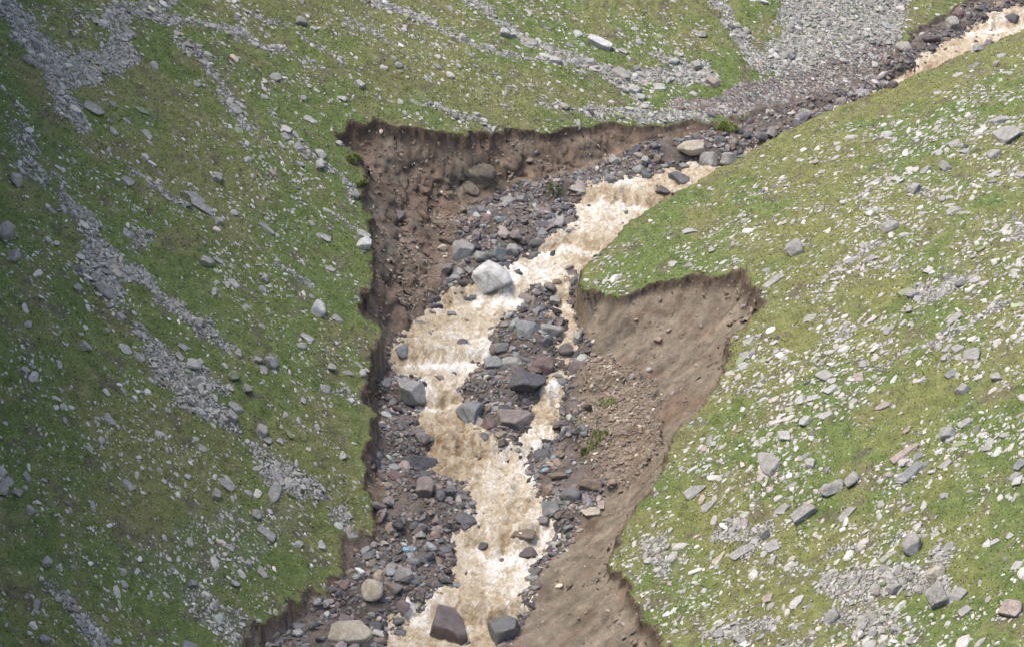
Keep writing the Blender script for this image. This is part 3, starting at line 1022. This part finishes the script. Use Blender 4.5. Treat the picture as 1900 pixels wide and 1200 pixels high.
# ---------------------------------------------------------------- short grass
r_ = np.random.default_rng(41)
x, y = sample_area(430000, r_)
sc, mu, dc, sr = slope_field(x, y)
ok = (dc < 0.05) & (r_.uniform(size=len(x)) > 1.15 * sc + mu) & (bil(A['q'], x, y) < 1.5)
edge = (dc > -0.28) & (dc <= 0.05)
ok &= edge | (r_.uniform(size=len(x)) < 0.62)
x, y, sr, dc = x[ok], y[ok], sr[ok], dc[ok]
m_ = len(x)
nn = normal(x, y)
hgt = r_.uniform(0.03, 0.075, m_) * np.where(dc > -0.25, 1.2, 1.0)
gc = np.stack([bil(land_c[..., k], x, y) for k in range(3)], -1) * r_.normal(1.10, 0.13, (m_, 1)) * r_.normal(1, 0.04, (m_, 3))
BL = 3
yaw = r_.uniform(0, 2 * pi, (m_, BL))
bx, by = np.cos(yaw), np.sin(yaw)
root = np.stack([x, y, ground(x, y) - 0.01], -1)[:, None, :]
wdt = r_.uniform(0.03, 0.06, (m_, BL, 1))
side = np.stack([-by, bx, np.zeros_like(bx)], -1) * wdt
lean = np.stack([bx, by, np.zeros_like(bx)], -1) * r_.uniform(0.3, 1.0, (m_, BL, 1)) * hgt[:, None, None]
tipv = root + lean + nn[:, None, :] * hgt[:, None, None]
V = np.stack([root + side, root - side, tipv], 2).reshape(-1, 3)
F = np.arange(len(V)).reshape(-1, 3)
gm = grass_material()
o = mesh_np('grass', V, F, gm, False, np.repeat(np.clip(gc, 0.01, 0.6), BL * 3, axis=0), None, 'stuff')
o['label'] = 'short green and olive grass covering both slopes up to the torn edges'
o['category'] = 'grass'

# ---------------------------------------------------------------- single rocks: (px, py, width px, height px, colour, form, where)
# where: L left slope, U upper slopes above the far bank, T stream margins and bed, W standing in the water, B bank earth, R right slope
ROCKS = """
433 198 36 14 pale slab L|510 142 24 16 pale stone L|577 221 28 14 white slab L|634 181 18 12 white stone L|563 181 14 12 pale stone L
274 250 30 11 pale slab L|210 243 22 12 pale stone L|262 203 32 11 mossy slab L|173 199 40 18 grey slab L|52 109 28 18 grey boulder L
28 330 22 28 pale boulder L|287 121 22 14 pale stone L|365 154 18 12 pale stone L|236 333 26 15 grey slab L|402 328 17 18 pale block L
460 295 17 12 white stone L|361 364 46 14 grey slab L|374 380 54 18 grey slab L|405 409 15 16 pale block L|495 422 36 10 grey slab L
435 394 17 12 white stone L|164 396 20 15 pale boulder L|236 431 26 15 grey slab L|278 430 19 16 pale boulder L|560 39 24 17 grey boulder U
667 156 22 14 white block U|530 252 20 12 pale stone L|553 272 22 12 pale slab L|593 284 25 16 white boulder L|591 306 16 19 white block L
628 265 15 11 white stone L|658 361 15 18 pale block L|641 335 14 12 pale stone L|8 424 36 42 grey boulder L|674 433 28 13 white slab L
674 451 26 22 chalk block L|604 439 22 13 white slab L|589 571 27 28 chalk block L|626 590 23 12 pale slab L|569 624 26 13 white slab L
560 639 17 14 pale stone L|383 485 26 16 pale block L|405 481 22 10 pale slab L|435 525 25 11 white slab L|398 540 14 18 white stone L
490 516 15 16 pale boulder L|488 535 17 15 pale stone L|612 497 22 11 pale slab L|501 669 28 27 grey boulder L|477 666 17 14 pale block L
488 683 18 13 pale slab L|442 654 17 14 pale boulder L|357 674 28 20 white block L|372 668 14 14 white stone L|339 641 20 11 pale slab L
333 659 20 12 pale slab L|367 599 18 22 pale block L|223 586 20 13 pale stone L|196 536 44 24 grey boulder L|144 533 20 17 grey boulder L
157 640 27 16 pale block L|260 660 21 12 pale slab L|52 599 15 16 pale stone L|24 474 23 25 grey boulder L|457 719 19 20 grey boulder L
438 752 32 17 pale slab L|429 769 26 17 pale block L|431 695 26 22 mossy boulder L|615 680 18 16 pale boulder L|674 687 14 20 white stone L
484 796 20 25 pale block L|495 814 18 15 pale stone L|519 816 15 12 white stone L|203 776 29 14 pale slab L|376 829 21 12 pale slab L
238 897 28 14 pale slab L|420 896 34 15 pale slab L|510 905 25 40 grey slab L|400 914 15 19 pale block L|348 882 14 10 white stone L
494 985 40 18 pale slab L|475 953 18 17 pale block L|553 1006 17 13 white stone L|597 1010 18 15 white stone L|426 1012 19 12 pale slab L
459 1044 13 16 white block L|486 1058 30 15 pale slab L|435 1079 18 14 white boulder L|356 1080 14 17 bluegrey block L|228 1058 15 14 pale stone L
85 1036 19 28 pale boulder L|109 1051 17 17 white boulder L|7 892 24 56 pale boulder L|31 911 19 18 grey boulder L|55 942 16 18 grey stone L
637 841 15 19 white stone L|352 1195 30 18 bluegrey slab L|83 1181 25 19 grey boulder L|652 990 18 12 pale slab L
588 1114 20 16 pale boulder B|605 1118 14 17 pale block B
1852 221 32 20 pale slab R|1870 246 48 30 grey slab R|1845 287 25 18 pale block R|1754 306 23 29 grey boulder R|1771 266 21 13 pale slab R
1716 315 23 14 grey stone R|1697 350 24 18 pale block R|1769 389 31 13 pale slab R|1651 417 32 20 grey slab R|1749 366 15 18 pale stone R
1495 211 27 20 grey boulder U|1480 230 19 18 dark boulder U|1303 63 17 14 pale boulder U|1894 324 24 14 pale slab R|1279 427 30 11 white slab R
1283 275 54 31 tan boulder T|1314 296 35 26 grey boulder T|1351 293 34 26 grey boulder T|1259 341 40 29 slate boulder W|1229 364 28 20 purple boulder W
1421 245 20 10 purple slab T|1767 42 26 28 grey boulder T|1845 70 36 17 dark boulder T|1878 34 30 22 dark boulder T|1727 72 36 18 purple boulder T
1815 89 24 16 grey boulder T|1679 88 36 24 grey boulder U|1616 143 34 20 grey boulder U|1657 158 22 18 purple boulder U|1601 172 28 16 grey slab U
1465 101 22 18 grey boulder U|1112 80 46 19 chalk block U|1029 112 22 14 white block U|1153 134 36 20 pale slab U|1177 166 28 17 white block U
1188 181 17 15 white block U|935 60 19 16 white block U|952 60 15 13 white stone U|986 77 26 15 grey slab U|1096 115 22 15 pale block U
1156 94 19 9 pale slab U|1223 160 22 13 white slab U|1250 113 21 14 white boulder U|1293 121 22 18 pale block U|1322 152 27 16 pink block U
740 121 17 13 pale boulder U|1287 172 16 9 white slab U
742 396 20 31 mauve boulder B|943 373 32 16 grey boulder T|1073 349 29 14 pale slab T|1129 332 21 20 bluegrey boulder T|1138 296 18 18 grey boulder T
1195 297 14 17 grey block T|1182 314 19 14 grey boulder T|911 512 68 56 chalk boulder W|858 467 42 38 grey block T|926 471 37 29 teal boulder T
893 475 28 22 grey boulder T|820 460 18 15 tan boulder T|949 464 24 20 grey block T|882 439 20 24 mauve block T|958 435 25 22 mauve boulder T
830 446 34 18 brown boulder T|1013 416 46 15 dark slab T|1037 407 20 24 grey slab T|1056 424 32 15 slate slab T|1007 430 25 15 bluegrey slab T
828 498 18 25 mauve block T|853 502 16 20 pale stone T|872 501 19 20 grey boulder T|843 516 22 14 grey boulder T|870 546 28 15 dark slab T
784 595 34 25 mauve slab T|839 592 18 13 bluegrey block W|747 652 22 25 bluegrey boulder W|858 644 20 12 dark stone W|801 630 15 12 purple stone W
1035 527 20 13 brown stone W|1059 510 24 13 purple stone W|1029 557 20 15 grey block W|974 606 46 28 bluegrey slab T|1022 612 41 25 grey block T
920 670 41 24 bluegrey slab T|952 668 36 20 grey slab T|1008 677 38 38 red boulder T|1050 648 28 25 purple boulder T|1074 677 48 26 purple slab T
1040 708 30 17 slate stone W|978 706 70 42 dark boulder T|762 726 60 46 grey block T|815 708 22 13 mauve stone W|872 766 50 48 bluegrey boulder T
955 771 66 37 mauve slab T|919 750 34 17 pale slab T|908 786 26 24 red boulder T|1030 781 27 15 slate slab T|762 755 32 15 dark slab T
779 854 62 36 dark boulder T|783 811 28 20 mauve boulder T|736 879 36 16 red slab T|790 901 33 46 mauve block T|848 915 46 20 slate slab T
850 826 12 24 purple slab W|1008 839 38 20 dark slab T|1031 847 16 10 blue stone T|1013 870 15 14 blue stone T|989 871 32 16 mauve slab T
1035 882 35 20 brown boulder T|1058 917 38 27 slate block T|1098 897 42 32 brown boulder T|1023 936 38 32 slate slab T|1117 931 16 28 pink slab T
1096 946 38 17 tan slab T|1008 966 26 20 mauve block T|971 996 44 20 brown slab W|981 1031 38 28 purple boulder W|896 1021 20 18 dark boulder W
779 990 22 16 pale boulder T|825 1021 25 18 slate boulder T|767 1041 27 18 bluegrey boulder T|760 1016 26 10 blue slab T|850 1086 22 13 bluegrey slab W
690 1091 42 38 tan boulder T|731 1090 34 28 mauve boulder T|650 1174 80 48 tan boulder T|831 1165 76 74 purple block T|936 1172 56 52 slate block T
812 1081 36 14 dark slab T|744 1176 28 22 slate boulder T|697 1162 30 20 dark block T
1476 461 32 32 grey block R|1434 519 46 14 pale slab R|1248 488 19 12 white slab R|1322 461 14 15 pale stone R|1576 483 24 12 pale slab R
1694 542 28 18 pale boulder R|1388 630 29 14 pale slab R|1382 658 21 15 pale slab R|1379 677 21 12 white slab R|1773 588 40 12 pale slab R
1755 645 23 11 pale slab R|1777 643 23 16 pale slab R|1804 655 31 24 grey slab R|1454 662 14 9 white stone R|1530 693 25 22 pale slab R
1544 705 19 11 white slab R|1541 719 27 14 white slab R|1508 736 24 10 white slab R|1594 696 18 20 pink slab R|1638 752 29 13 pink slab R
1532 768 27 12 white slab R|1495 780 25 15 white block R|1767 691 28 15 bluegrey slab R|1850 698 21 18 pale block R|1788 721 27 20 grey block R
1681 797 18 11 pink stone R|1760 802 30 24 grey block R|1790 782 27 15 pale slab R|1454 805 26 20 white slab R|1428 846 38 56 grey slab R
1504 858 20 18 white block R|1546 900 46 30 grey boulder R|1581 888 36 26 pale boulder R|1290 906 44 20 grey slab R|1316 935 34 16 grey slab R
1690 872 62 20 bluegrey slab R|1679 837 60 13 pink slab R|1755 859 29 12 pale slab R|1893 858 28 17 bluegrey slab R|1493 950 50 22 grey block R
1572 950 44 13 grey slab R|1451 942 32 13 grey slab R|1434 1010 28 20 pale slab R|1375 1021 50 18 grey slab R|1333 1034 30 12 tan slab R
1694 1010 34 38 grey block R|1736 1060 38 27 tan boulder R|1741 1099 40 48 grey block R|1777 1099 34 22 grey slab R|1878 1128 46 36 pink boulder R
1659 1088 31 25 grey boulder R|1544 1141 38 26 grey boulder R|1603 1150 38 19 grey slab R|1663 1162 22 20 pale boulder R|1425 1106 22 17 pink slab R
1623 1098 24 18 pink boulder R|1791 1130 28 14 pale slab R|1333 1174 23 16 pale boulder R|1375 1182 25 18 grey boulder R|1874 992 19 11 white stone R
1845 1003 19 10 white slab R|1887 1047 25 13 white slab R|1753 917 19 13 pale stone R|1692 1187 20 14 pale boulder R
"""
# the ones a viewer would name first, found again in the other labels
MARKS = {
    (911, 512): ('big white boulder', 'big rounded white boulder standing in the brown water on the far side of the stream'),
    (1283, 275): ('big tan boulder at the far bank', 'big flat-topped tan boulder beside two grey ones under the far bank'),
    (1259, 341): ('slate boulder in the upper stream', 'dark slate boulder in the upper stream close to the green shoulder'),
    (650, 1174): ('biggest tan boulder', 'biggest tan boulder, on the mud at the lower left of the stream'),
    (831, 1165): ('great purple block', 'great purple-brown block of rock at the foot of the stream'),
    (936, 1172): ('slate block at the water\'s foot', 'slate grey block at the right edge of the water at the bottom'),
    (762, 726): ('grey block on the left bank', 'large grey block at the left edge of the stream beside a white cascade'),
    (872, 766): ('blue-grey boulder of the bar', 'large blue-grey boulder at the left tip of the stony bar'),
    (955, 771): ('long mauve slab of the bar', 'long mauve slab with a pale top on the stony bar'),
    (978, 706): ('dark mound of the bar', 'broad dark mound of rock in the middle of the stony bar'),
    (779, 854): ('dark boulder at the rapid', 'dark smooth boulder on the left beside the orange-brown rapid'),
    (742, 396): ('mauve boulder in the bare bank', 'lone mauve boulder stuck in the bare earth of the upper left bank'),
    (858, 467): ('angular grey block of the margin', 'angular grey block behind and left of the big white boulder'),
    (1013, 416): ('dark slab pile', 'dark flat slab on the slab pile beside the upper stream'),
    (1058, 917): ('slate block of the right margin', 'square slate block under the earth slip on the right of the stream'),
    (690, 1091): ('tan boulder above the biggest one', 'tan boulder at the left bank, above the biggest tan boulder'),
    (981, 1031): ('purple boulder in the water', 'purple boulder sticking out of the lower water on its right side'),
    (1112, 80): ('flat white block of the far meadow', 'flat white block lying alone on the far green meadow'),
    (1177, 166): ('white block of the far scree', 'square white block at the lower end of the far scree tongue'),
    (1495, 211): ('grey boulder above the far bank', 'rounded grey boulder at the edge of the far rubble, by the green ridge'),
    (1767, 42): ('grey boulder of the topmost water', 'grey boulder at the left of the topmost stretch of water'),
    (374, 380): ('long grey slab pair', 'lower and larger of two long grey slabs lying together on the left slope'),
    (589, 571): ('white block of the left slope', 'clean white block alone on the green left slope near the torn edge'),
    (196, 536): ('boulder of the left scree band', 'broad grey boulder set in the widest part of the left scree band'),
    (510, 905): ('upright slab of the small scree', 'tall grey slab set in the small scree patch low on the left slope'),
    (494, 985): ('pale slab of the lower left slope', 'wide pale slab lying flat low on the left slope'),
    (674, 451): ('white block at the torn left edge', 'white block on the grass right at the torn edge of the left slope'),
    (593, 284): ('white boulder of the stone row', 'white boulder in the row of stones running to the torn corner'),
    (28, 330): ('pale boulder at the dark edge', 'pale boulder in the shade at the edge of the left slope'),
    (433, 198): ('pale slab of the upper left slope', 'long pale slab high on the left slope below the scree band'),
    (1428, 846): ('tall grey slab of the right slope', 'tall grey slab, largest stone of the middle of the right slope'),
    (1476, 461): ('grey block above the slip', 'squarish grey block on the grass above the top of the earth slip'),
    (1434, 519): ('pale slab at the slip\'s top', 'long pale slab lying aslant beside the top of the earth slip'),
    (1870, 246): ('grey slab of the green ridge', 'large grey slab tilted on the upper end of the green ridge'),
    (1754, 306): ('round boulder of the green ridge', 'rounded grey boulder on the upper right slope below the ridge'),
    (1546, 900): ('grey twin boulder', 'left and darker of two boulders lying together on the right slope'),
    (1690, 872): ('long blue-grey slab', 'long blue-grey slab lying aslant on the right slope'),
    (1741, 1099): ('tall grey block of the low scree', 'tall grey block in the scree at the foot of the right slope'),
    (1694, 1010): ('grey block above the low scree', 'upright grey block just above the scree low on the right slope'),
    (1878, 1128): ('pink boulder of the right slope', 'round pink boulder low on the right slope at its outer side'),
    (1804, 655): ('grey slab of the stone stripe', 'grey slab beside the stone stripe across the right slope'),
    (1375, 1021): ('grey slab of the lower slope', 'long low grey slab on the lower right slope above the torn edge'),
}
CW = {'white': 'whitish', 'chalk': 'white', 'pale': 'pale grey', 'grey': 'grey', 'dark': 'near-black', 'slate': 'slate grey', 'bluegrey': 'blue-grey', 'teal': 'teal',
      'mauve': 'mauve', 'purple': 'dark purple', 'red': 'dark red', 'brown': 'brown', 'tan': 'tan', 'pink': 'pinkish', 'blue': 'light blue', 'mossy': 'mossy'}
SUN_GROUPS = {'L': 'rocks lying on the left slope', 'U': 'rocks lying above the far bank', 'T': 'rocks along the stream bed', 'W': 'rocks standing in the brown water',
              'B': 'rocks in the torn banks', 'R': 'rocks lying on the right slope'}
WHEREW = {'L': 'on the left slope', 'U': 'on the far slope', 'T': 'by the stream', 'W': 'in the water', 'B': 'in the torn bank', 'R': 'on the right slope'}
rl = []
for ln in ROCKS.replace('\n', '|').split('|'):
    f = ln.split()
    if len(f) == 7:
        rl.append((int(f[0]), int(f[1]), int(f[2]), int(f[3]), f[4], f[5], f[6]))


def direction(dx, dy):
    a = math.degrees(math.atan2(-dy, dx)) % 360
    return ['right of', 'above right of', 'above', 'above left of', 'left of', 'below left of', 'below', 'below right of'][int((a + 22.5) // 45) % 8]


labels = {}
keyed = {}
for rk in rl:
    k = (rk[0], rk[1])
    if k in MARKS:
        labels[k] = MARKS[k][1]
        continue
    side_ok = {'L': 'L', 'U': 'U', 'T': 'TWB', 'W': 'TWB', 'B': 'TWBL', 'R': 'R'}
    best = None
    for m2 in rl:
        mk = (m2[0], m2[1])
        if mk not in MARKS or m2[6] not in side_ok[rk[6]]:
            continue
        dd = math.hypot(mk[0] - k[0], mk[1] - k[1])
        if best is None or dd < best[0]:
            best = (dd, mk)
    dd, mk = best
    size = 'small' if max(rk[2], rk[3]) < 20 else ('' if max(rk[2], rk[3]) < 34 else 'large')
    shape = rk[5]
    if shape == 'slab' and rk[2] > 2.2 * rk[3]:
        shape = 'thin slab'
    desc = ' '.join(v for v in (size, CW[rk[4]], shape) if v)
    key = (desc, rk[6], direction(k[0] - mk[0], k[1] - mk[1]), MARKS[mk][0])
    keyed.setdefault(key, []).append((dd, k))
ORD = ['nearest', 'second nearest', 'third nearest', 'fourth nearest', 'fifth nearest', 'sixth nearest', 'seventh nearest']
for (desc, wh, dr, mk), lst in keyed.items():
    lst.sort()
    for i, (dd, k) in enumerate(lst):
        near = 'just ' if dd < 60 and len(lst) == 1 else ''
        s_ = f"{desc} {near}{dr} the {mk}" if len(lst) == 1 else f"{desc} {dr} the {mk}, {ORD[min(i, 6)]} to it"
        if len(s_.split()) <= 12 and wh in 'LWR' and WHEREW[wh].split()[-2] not in mk:
            s_ = s_.replace(desc, desc + ' ' + WHEREW[wh], 1)
        labels[k] = s_

for k, v in labels.items():
    if len(v.split()) > 16:
        labels[k] = v.replace(' to it', '').replace('angular grey block of the margin', 'angular grey block')
rr = np.random.default_rng(77)
for (px, py, wpx, hpx, colr, form, where) in rl:
    p, tt = hit(px, py + 0.22 * hpx)
    s_ = tt / FPX
    W_ = wpx * s_ * 0.5 * 1.04
    Hh = hpx * s_ * 0.5
    nn_ = normal(p[0:1], p[1:2], max(0.4, W_ * 0.7))[0]
    if where in 'TWB':
        nn_ = nn_ * 0.5 + np.array([0, 0, 0.6])
        nn_ /= np.linalg.norm(nn_)
    big = max(wpx, hpx) > 30
    sub = 5 if max(wpx, hpx) > 44 else 4
    Vr, Fr = rock_shape(rr, sub, 10, 0.035 if form != 'boulder' else 0.05, blocky=1.0 if form in ('block', 'slab') else 0.0)
    # height seen = depth foreshortened by the tilt of the ground + thickness
    vdir = ray(px, py)
    vdir = vdir / np.linalg.norm(vdir)
    sv = abs(float(vdir @ nn_))
    k_ = {'slab': 0.38, 'block': 0.85, 'boulder': 0.80, 'stone': 0.6}[form]
    ry = Hh / math.sqrt(sv ** 2 + (k_ ** 2) * (1 - sv ** 2))
    ry = min(ry, W_ * 1.9)
    rz = k_ * min(ry, W_ * 1.2)
    # leaning long stones: run down the slope
    asp = wpx / hpx
    yaw_ = rr.normal(0, 0.18)
    if where in 'LU' and asp > 1.5:
        yaw_ += -0.30
    if where == 'R' and asp > 1.3:
        yaw_ += 0.42
    Rm = frame_from(nn_[None], np.array([yaw_]))[0]
    Vw = (Vr * np.array([W_, ry, rz])) @ Rm.T
    sink = {'slab': 0.1, 'block': 0.42, 'boulder': 0.36, 'stone': 0.2}[form]
    z0 = float(ground(p[0], p[1]))
    if where == 'W':
        z0 = max(z0, float(water_z(p[0], p[1])) - 0.05)
    org = np.array([p[0], p[1], z0]) + nn_ * rz * sink * (1.1 if where in 'TW' else 1.0)
    name = {'slab': 'flat_rock', 'block': 'angular_rock', 'boulder': 'boulder', 'stone': 'field_stone'}[form]
    o = mesh_np(name, Vw, Fr, rock_material(colr), True)
    o.location = org
    o['label'] = labels[(px, py)]
    o['category'] = {'slab': 'flat rock', 'block': 'rock', 'boulder': 'boulder', 'stone': 'stone'}[form]
    o['group'] = SUN_GROUPS[where]
    o['kind'] = 'thing'

# ---------------------------------------------------------------- turf clods, tufts and the bared grey bedrock
def blades_for(px, py, rad, n, hmax, r, centre=None, dome=0.0):
    p = hit(px, py)[0] if centre is None else centre
    a_ = r.uniform(0, 2 * pi, n)
    q_ = np.sqrt(r.uniform(0, 1, n)) * rad
    x_, y_ = p[0] + q_ * np.cos(a_), p[1] + q_ * np.sin(a_) * 0.8
    z_ = ground(x_, y_) + dome * (1 - (q_ / rad) ** 2)
    b0 = np.stack([x_, y_, z_], -1)
    yv = r.uniform(0, 2 * pi, n)
    dv = np.stack([np.cos(yv), np.sin(yv), np.zeros(n)], -1)
    sv_ = np.stack([-np.sin(yv), np.cos(yv), np.zeros(n)], -1) * r.uniform(0.015, 0.04, (n, 1))
    h_ = r.uniform(0.4, 1, (n, 1)) * hmax
    tip = b0 + dv * h_ * 0.7 + np.array([0, 0, 1.0]) * h_
    V_ = np.stack([b0 + sv_, b0 - sv_, tip], 1).reshape(-1, 3)
    gcol = np.array([0.15, 0.18, 0.06]) * r.normal(1, 0.2, (n, 1))
    return V_, np.arange(3 * n).reshape(-1, 3), np.repeat(np.clip(gcol, 0.02, 0.4), 3, axis=0)


earth_m = stone_attr_material('clod_earth', 0.95, 0.15)
r9 = np.random.default_rng(5)
CLODS = [(1347, 243, 0.85, 0.62, 'green turf clod slumped off the far bank beside the tan boulder'),
         (657, 300, 0.5, 0.5, 'torn turf clod hanging at the upper corner of the left bank'),
         (672, 345, 0.45, 0.4, 'small turf clod on the earth just below the hanging one')]
for (px, py, rad, hh, lb) in CLODS:
    p = hit(px, py)[0]
    root_ = bpy.data.objects.new('turf_clod', None)
    COL.objects.link(root_)
    root_.location = p
    Vr, Fr = rock_shape(r9, 4, 8, 0.10)
    Vc = Vr * np.array([rad, rad * 0.8, hh])
    cc_ = np.where((Vc[:, 2:3] > 0.25 * hh), np.array([[0.10, 0.125, 0.04]]), np.array([[0.11, 0.078, 0.056]]))
    o = mesh_np('soil', Vc, Fr, earth_m, True, cc_, None, None, root_)
    nb = int(1600 * rad)
    up = np.where(Vr[:, 2] > 0.1)[0]
    pick = r9.choice(up, nb)
    b0 = Vc[pick] + r9.normal(0, 0.02, (nb, 3))
    yv = r9.uniform(0, 2 * pi, nb)
    sv_ = np.stack([-np.sin(yv), np.cos(yv), np.zeros(nb)], -1) * 0.03
    tip = b0 + np.stack([np.cos(yv), np.sin(yv), np.ones(nb)], -1) * r9.uniform(0.05, 0.14, (nb, 1))
    Vb = np.stack([b0 + sv_, b0 - sv_, tip], 1).reshape(-1, 3)
    cb = np.repeat(np.array([[0.15, 0.175, 0.06]]) * r9.normal(1, 0.2, (nb, 1)), 3, axis=0)
    mesh_np('turf', Vb, np.arange(3 * nb).reshape(-1, 3), gm, False, cb, None, None, root_)
    root_['label'] = lb
    root_['category'] = 'turf clod'
    root_['group'] = 'turf clods fallen from the banks'
    root_['kind'] = 'thing'
TUFTS = [(1128, 748, 0.45, 'uppermost green tuft on the stony debris of the right slip'),
         (1112, 808, 0.42, 'green tuft on the right slip, between the other two tufts'),
         (1092, 830, 0.36, 'lowest green tuft on the right slip, nearest the stream'),
         (1030, 352, 0.35, 'small green tuft at the foot of the far bank')]
for (px, py, rad, lb) in TUFTS:
    p = hit(px, py)[0]
    V_, F_, C_ = blades_for(px, py, rad * 1.25, 520, 0.2, r9, p)
    o = mesh_np('grass_tuft', V_ - p, F_, gm, False, C_)
    o.location = p
    o['label'] = lb
    o['category'] = 'grass tuft'
    o['group'] = 'tufts growing on the bare debris'
    o['kind'] = 'thing'
for (px, py, w_, h_, lb) in [(868, 325, 1.9, 1.2, 'grey-green bedrock knob bared in the far earth bank, upper one'),
                             (862, 352, 1.0, 0.6, 'smaller grey-green bedrock knob below the other in the far bank')]:
    p = hit(px, py)[0]
    Vr, Fr = rock_shape(r9, 5, 9, 0.12)
    V_ = Vr * np.array([w_, 0.8, h_ * 1.2])
    o = mesh_np('bedrock_knob', V_, Fr, rock_material('olive'), True)
    o.location = p + np.array([0, 0.62, -0.3])
    o['label'] = lb
    o['category'] = 'bedrock'
    o['group'] = 'bedrock bared in the far bank'
    o['kind'] = 'thing'
